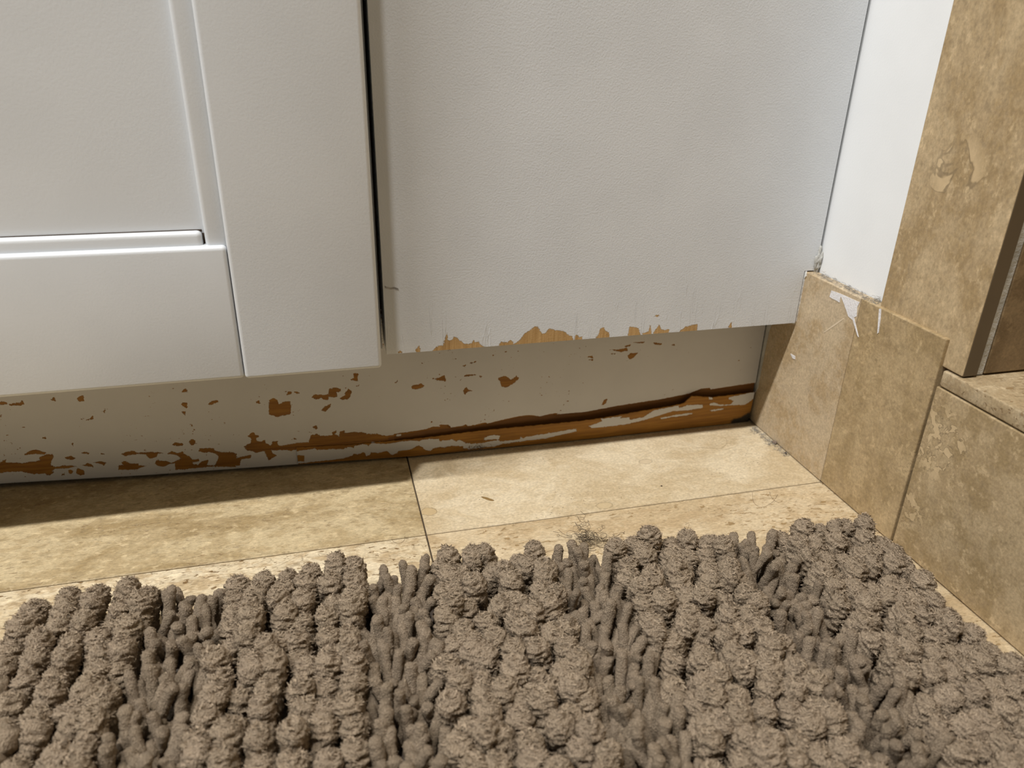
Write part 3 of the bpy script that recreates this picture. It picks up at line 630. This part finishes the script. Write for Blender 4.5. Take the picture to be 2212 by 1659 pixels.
def tangle(name, q, count, spread, r, mat, label, onkick=False):
    rg = random.Random(name+str(q)); c = on(q, 2, .002)
    if onkick: c = on(q, 1, -.005)
    paths = []
    for _ in range(count):                          # each hair: a few drifting loops of its own size
        cc = Vector(c)+Vector((rg.gauss(0, .42)*spread, rg.gauss(0, .22)*spread, rg.uniform(0, .35)*spread)); rr = rg.uniform(.12, .42)*spread
        a0, n, dr, ti = rg.uniform(0, 6.28), rg.randint(14, 44), Vector((rg.gauss(0, .03), rg.gauss(0, .02), rg.gauss(0, .008)))*spread, rg.uniform(-.6, .6)
        P = []
        for i in range(n):
            a = a0+i*.36*(1+.3*math.sin(i*.3+a0)); rr *= 1+rg.uniform(-.05, .06)
            p = cc+dr*i+Vector((math.cos(a), math.sin(a)*.8, math.sin(a+ti)*.45))*rr; p.z = max(.00015, p.z); P.append(p)
        paths.append(P)
    V, Fq = tube(paths, r); o = mesh_obj(name, V, Fq, mat); tag(o, label, 'hair'); return o
tangle('hair_tangle', (1274, 1166), 26, .0072, .00008, M_HAIR, 'small dark hair tangle on the floor at the mat\'s far edge')
tangle('hair_tangle', (1032, 968), 10, .0036, .00007, M_HAIR, 'tiny dark hair knot against the peeling toe kick', True)
def loose(pts, label, r=.00005, mat=M_HAIR2):
    P = [Vector(on(q, 2, .0003)) for q in pts]; out = []
    for i in range(len(P)-1):
        a, b, c, d = P[max(i-1, 0)], P[i], P[i+1], P[min(i+2, len(P)-1)]
        for k in range(6):
            t = k/6; out.append(.5*((2*b)+(c-a)*t+(2*a-5*b+4*c-d)*t*t+(3*b-a-3*c+d)*t**3))
    out.append(P[-1]); V, Fq = tube([out], r); o = mesh_obj('loose_hair', V, Fq, mat); tag(o, label, 'hair', 'loose hairs on the floor'); return o
loose([(1625, 1063), (1628, 1085), (1645, 1095), (1668, 1085), (1680, 1068)], 'thin hair curled over the floor joint nearest the wall tiles')
loose([(1662, 1062), (1668, 1076), (1680, 1085), (1690, 1083)], 'short thin hair crossing the floor joint beside the base tiles')
loose([(1460, 1163), (1470, 1148), (1485, 1142), (1488, 1130), (1480, 1133)], 'thin hair with a kink lying between tangle and mat corner')
loose([(1172, 1196), (1195, 1188), (1225, 1190), (1262, 1182), (1300, 1172)], 'long thin hair trailing left from the dark tangle')
loose([(846, 1163), (850, 1170), (862, 1173), (872, 1168), (874, 1158)], 'small curl of hair at the crossing of the floor joints')
loose([(1500, 966), (1535, 968), (1560, 967), (1570, 955), (1566, 945)], 'faint looped hair on the pale tile in the corner', .00003)
# grey lint along the wall joint and on the tile ledge
rg = random.Random(5); paths = []
a, b = on((1630, 925), 2, .0006), on((1702, 982), 2, .0006)
for i in range(90):
    t = rg.random()**1.2; c = Vector(a*(1-t)+b*t)+Vector((-rg.random()**2*.0035, 0, rg.random()*.0006)); paths.append(strand(c, 9, .0005, .7, rg, spread=.002))
V, Fq = tube(paths, .00009, 3); tag(mesh_obj('lint', V, Fq, M_LINT), 'grey lint gathered along the floor and base tile joint', 'lint', None, 'stuff')
paths = []
for i in range(120):
    t = rg.random(); c = Vector((.0058-rg.random()*.0045, -.027-.052*t, H3+.0004)); paths.append(strand(c, 12, .0005, .6, rg, spread=.0024, zmin=H3+.0002))
V, Fq = tube(paths, .00006, 3); tag(mesh_obj('lint', V, Fq, M_LINT), 'dusty lint lying on the ledge of the base tiles under the white wall', 'lint', None, 'stuff')
def lump(name, c, r, mat, label, cat, seed=0, sub=2):
    bm = bmesh.new(); bmesh.ops.create_icosphere(bm, subdivisions=sub, radius=1)
    for v in bm.verts:
        k = 1+.4*noise.noise(v.co*2+Vector((seed*9.1, 3, 1))); v.co = Vector((v.co.x*r[0]*k+c[0], v.co.y*r[1]*k+c[1], v.co.z*r[2]*k+c[2]))
    me = bpy.data.meshes.new(name); bm.to_mesh(me); bm.free(); me.materials.append(mat); me.shade_smooth()
    o = link(bpy.data.objects.new(name, me)); tag(o, label, cat); return o
c = on((1699, 978), 2, .0008); lump('crumb', (c[0]-.0004, c[1], .0007), (.0007, .0007, .0007), M_HAIR, 'black crumb in the lint at the wall joint', 'crumb', 1)
c = on((1675, 955), 2, .001); lump('dust_clump', (c[0]-.0006, c[1], .001), (.0013, .0016, .001), plain('brown_dust', (.20, .14, .10), .9), 'brown dust clump against the foot of the base tile', 'dust', 2)
c = on((1429, 1049), 2, .0004); lump('crumb', (c[0], c[1], .0003), (.0005, .0004, .0003), M_HAIR, 'tiny dark crumb on the pale floor tile', 'crumb', 3)
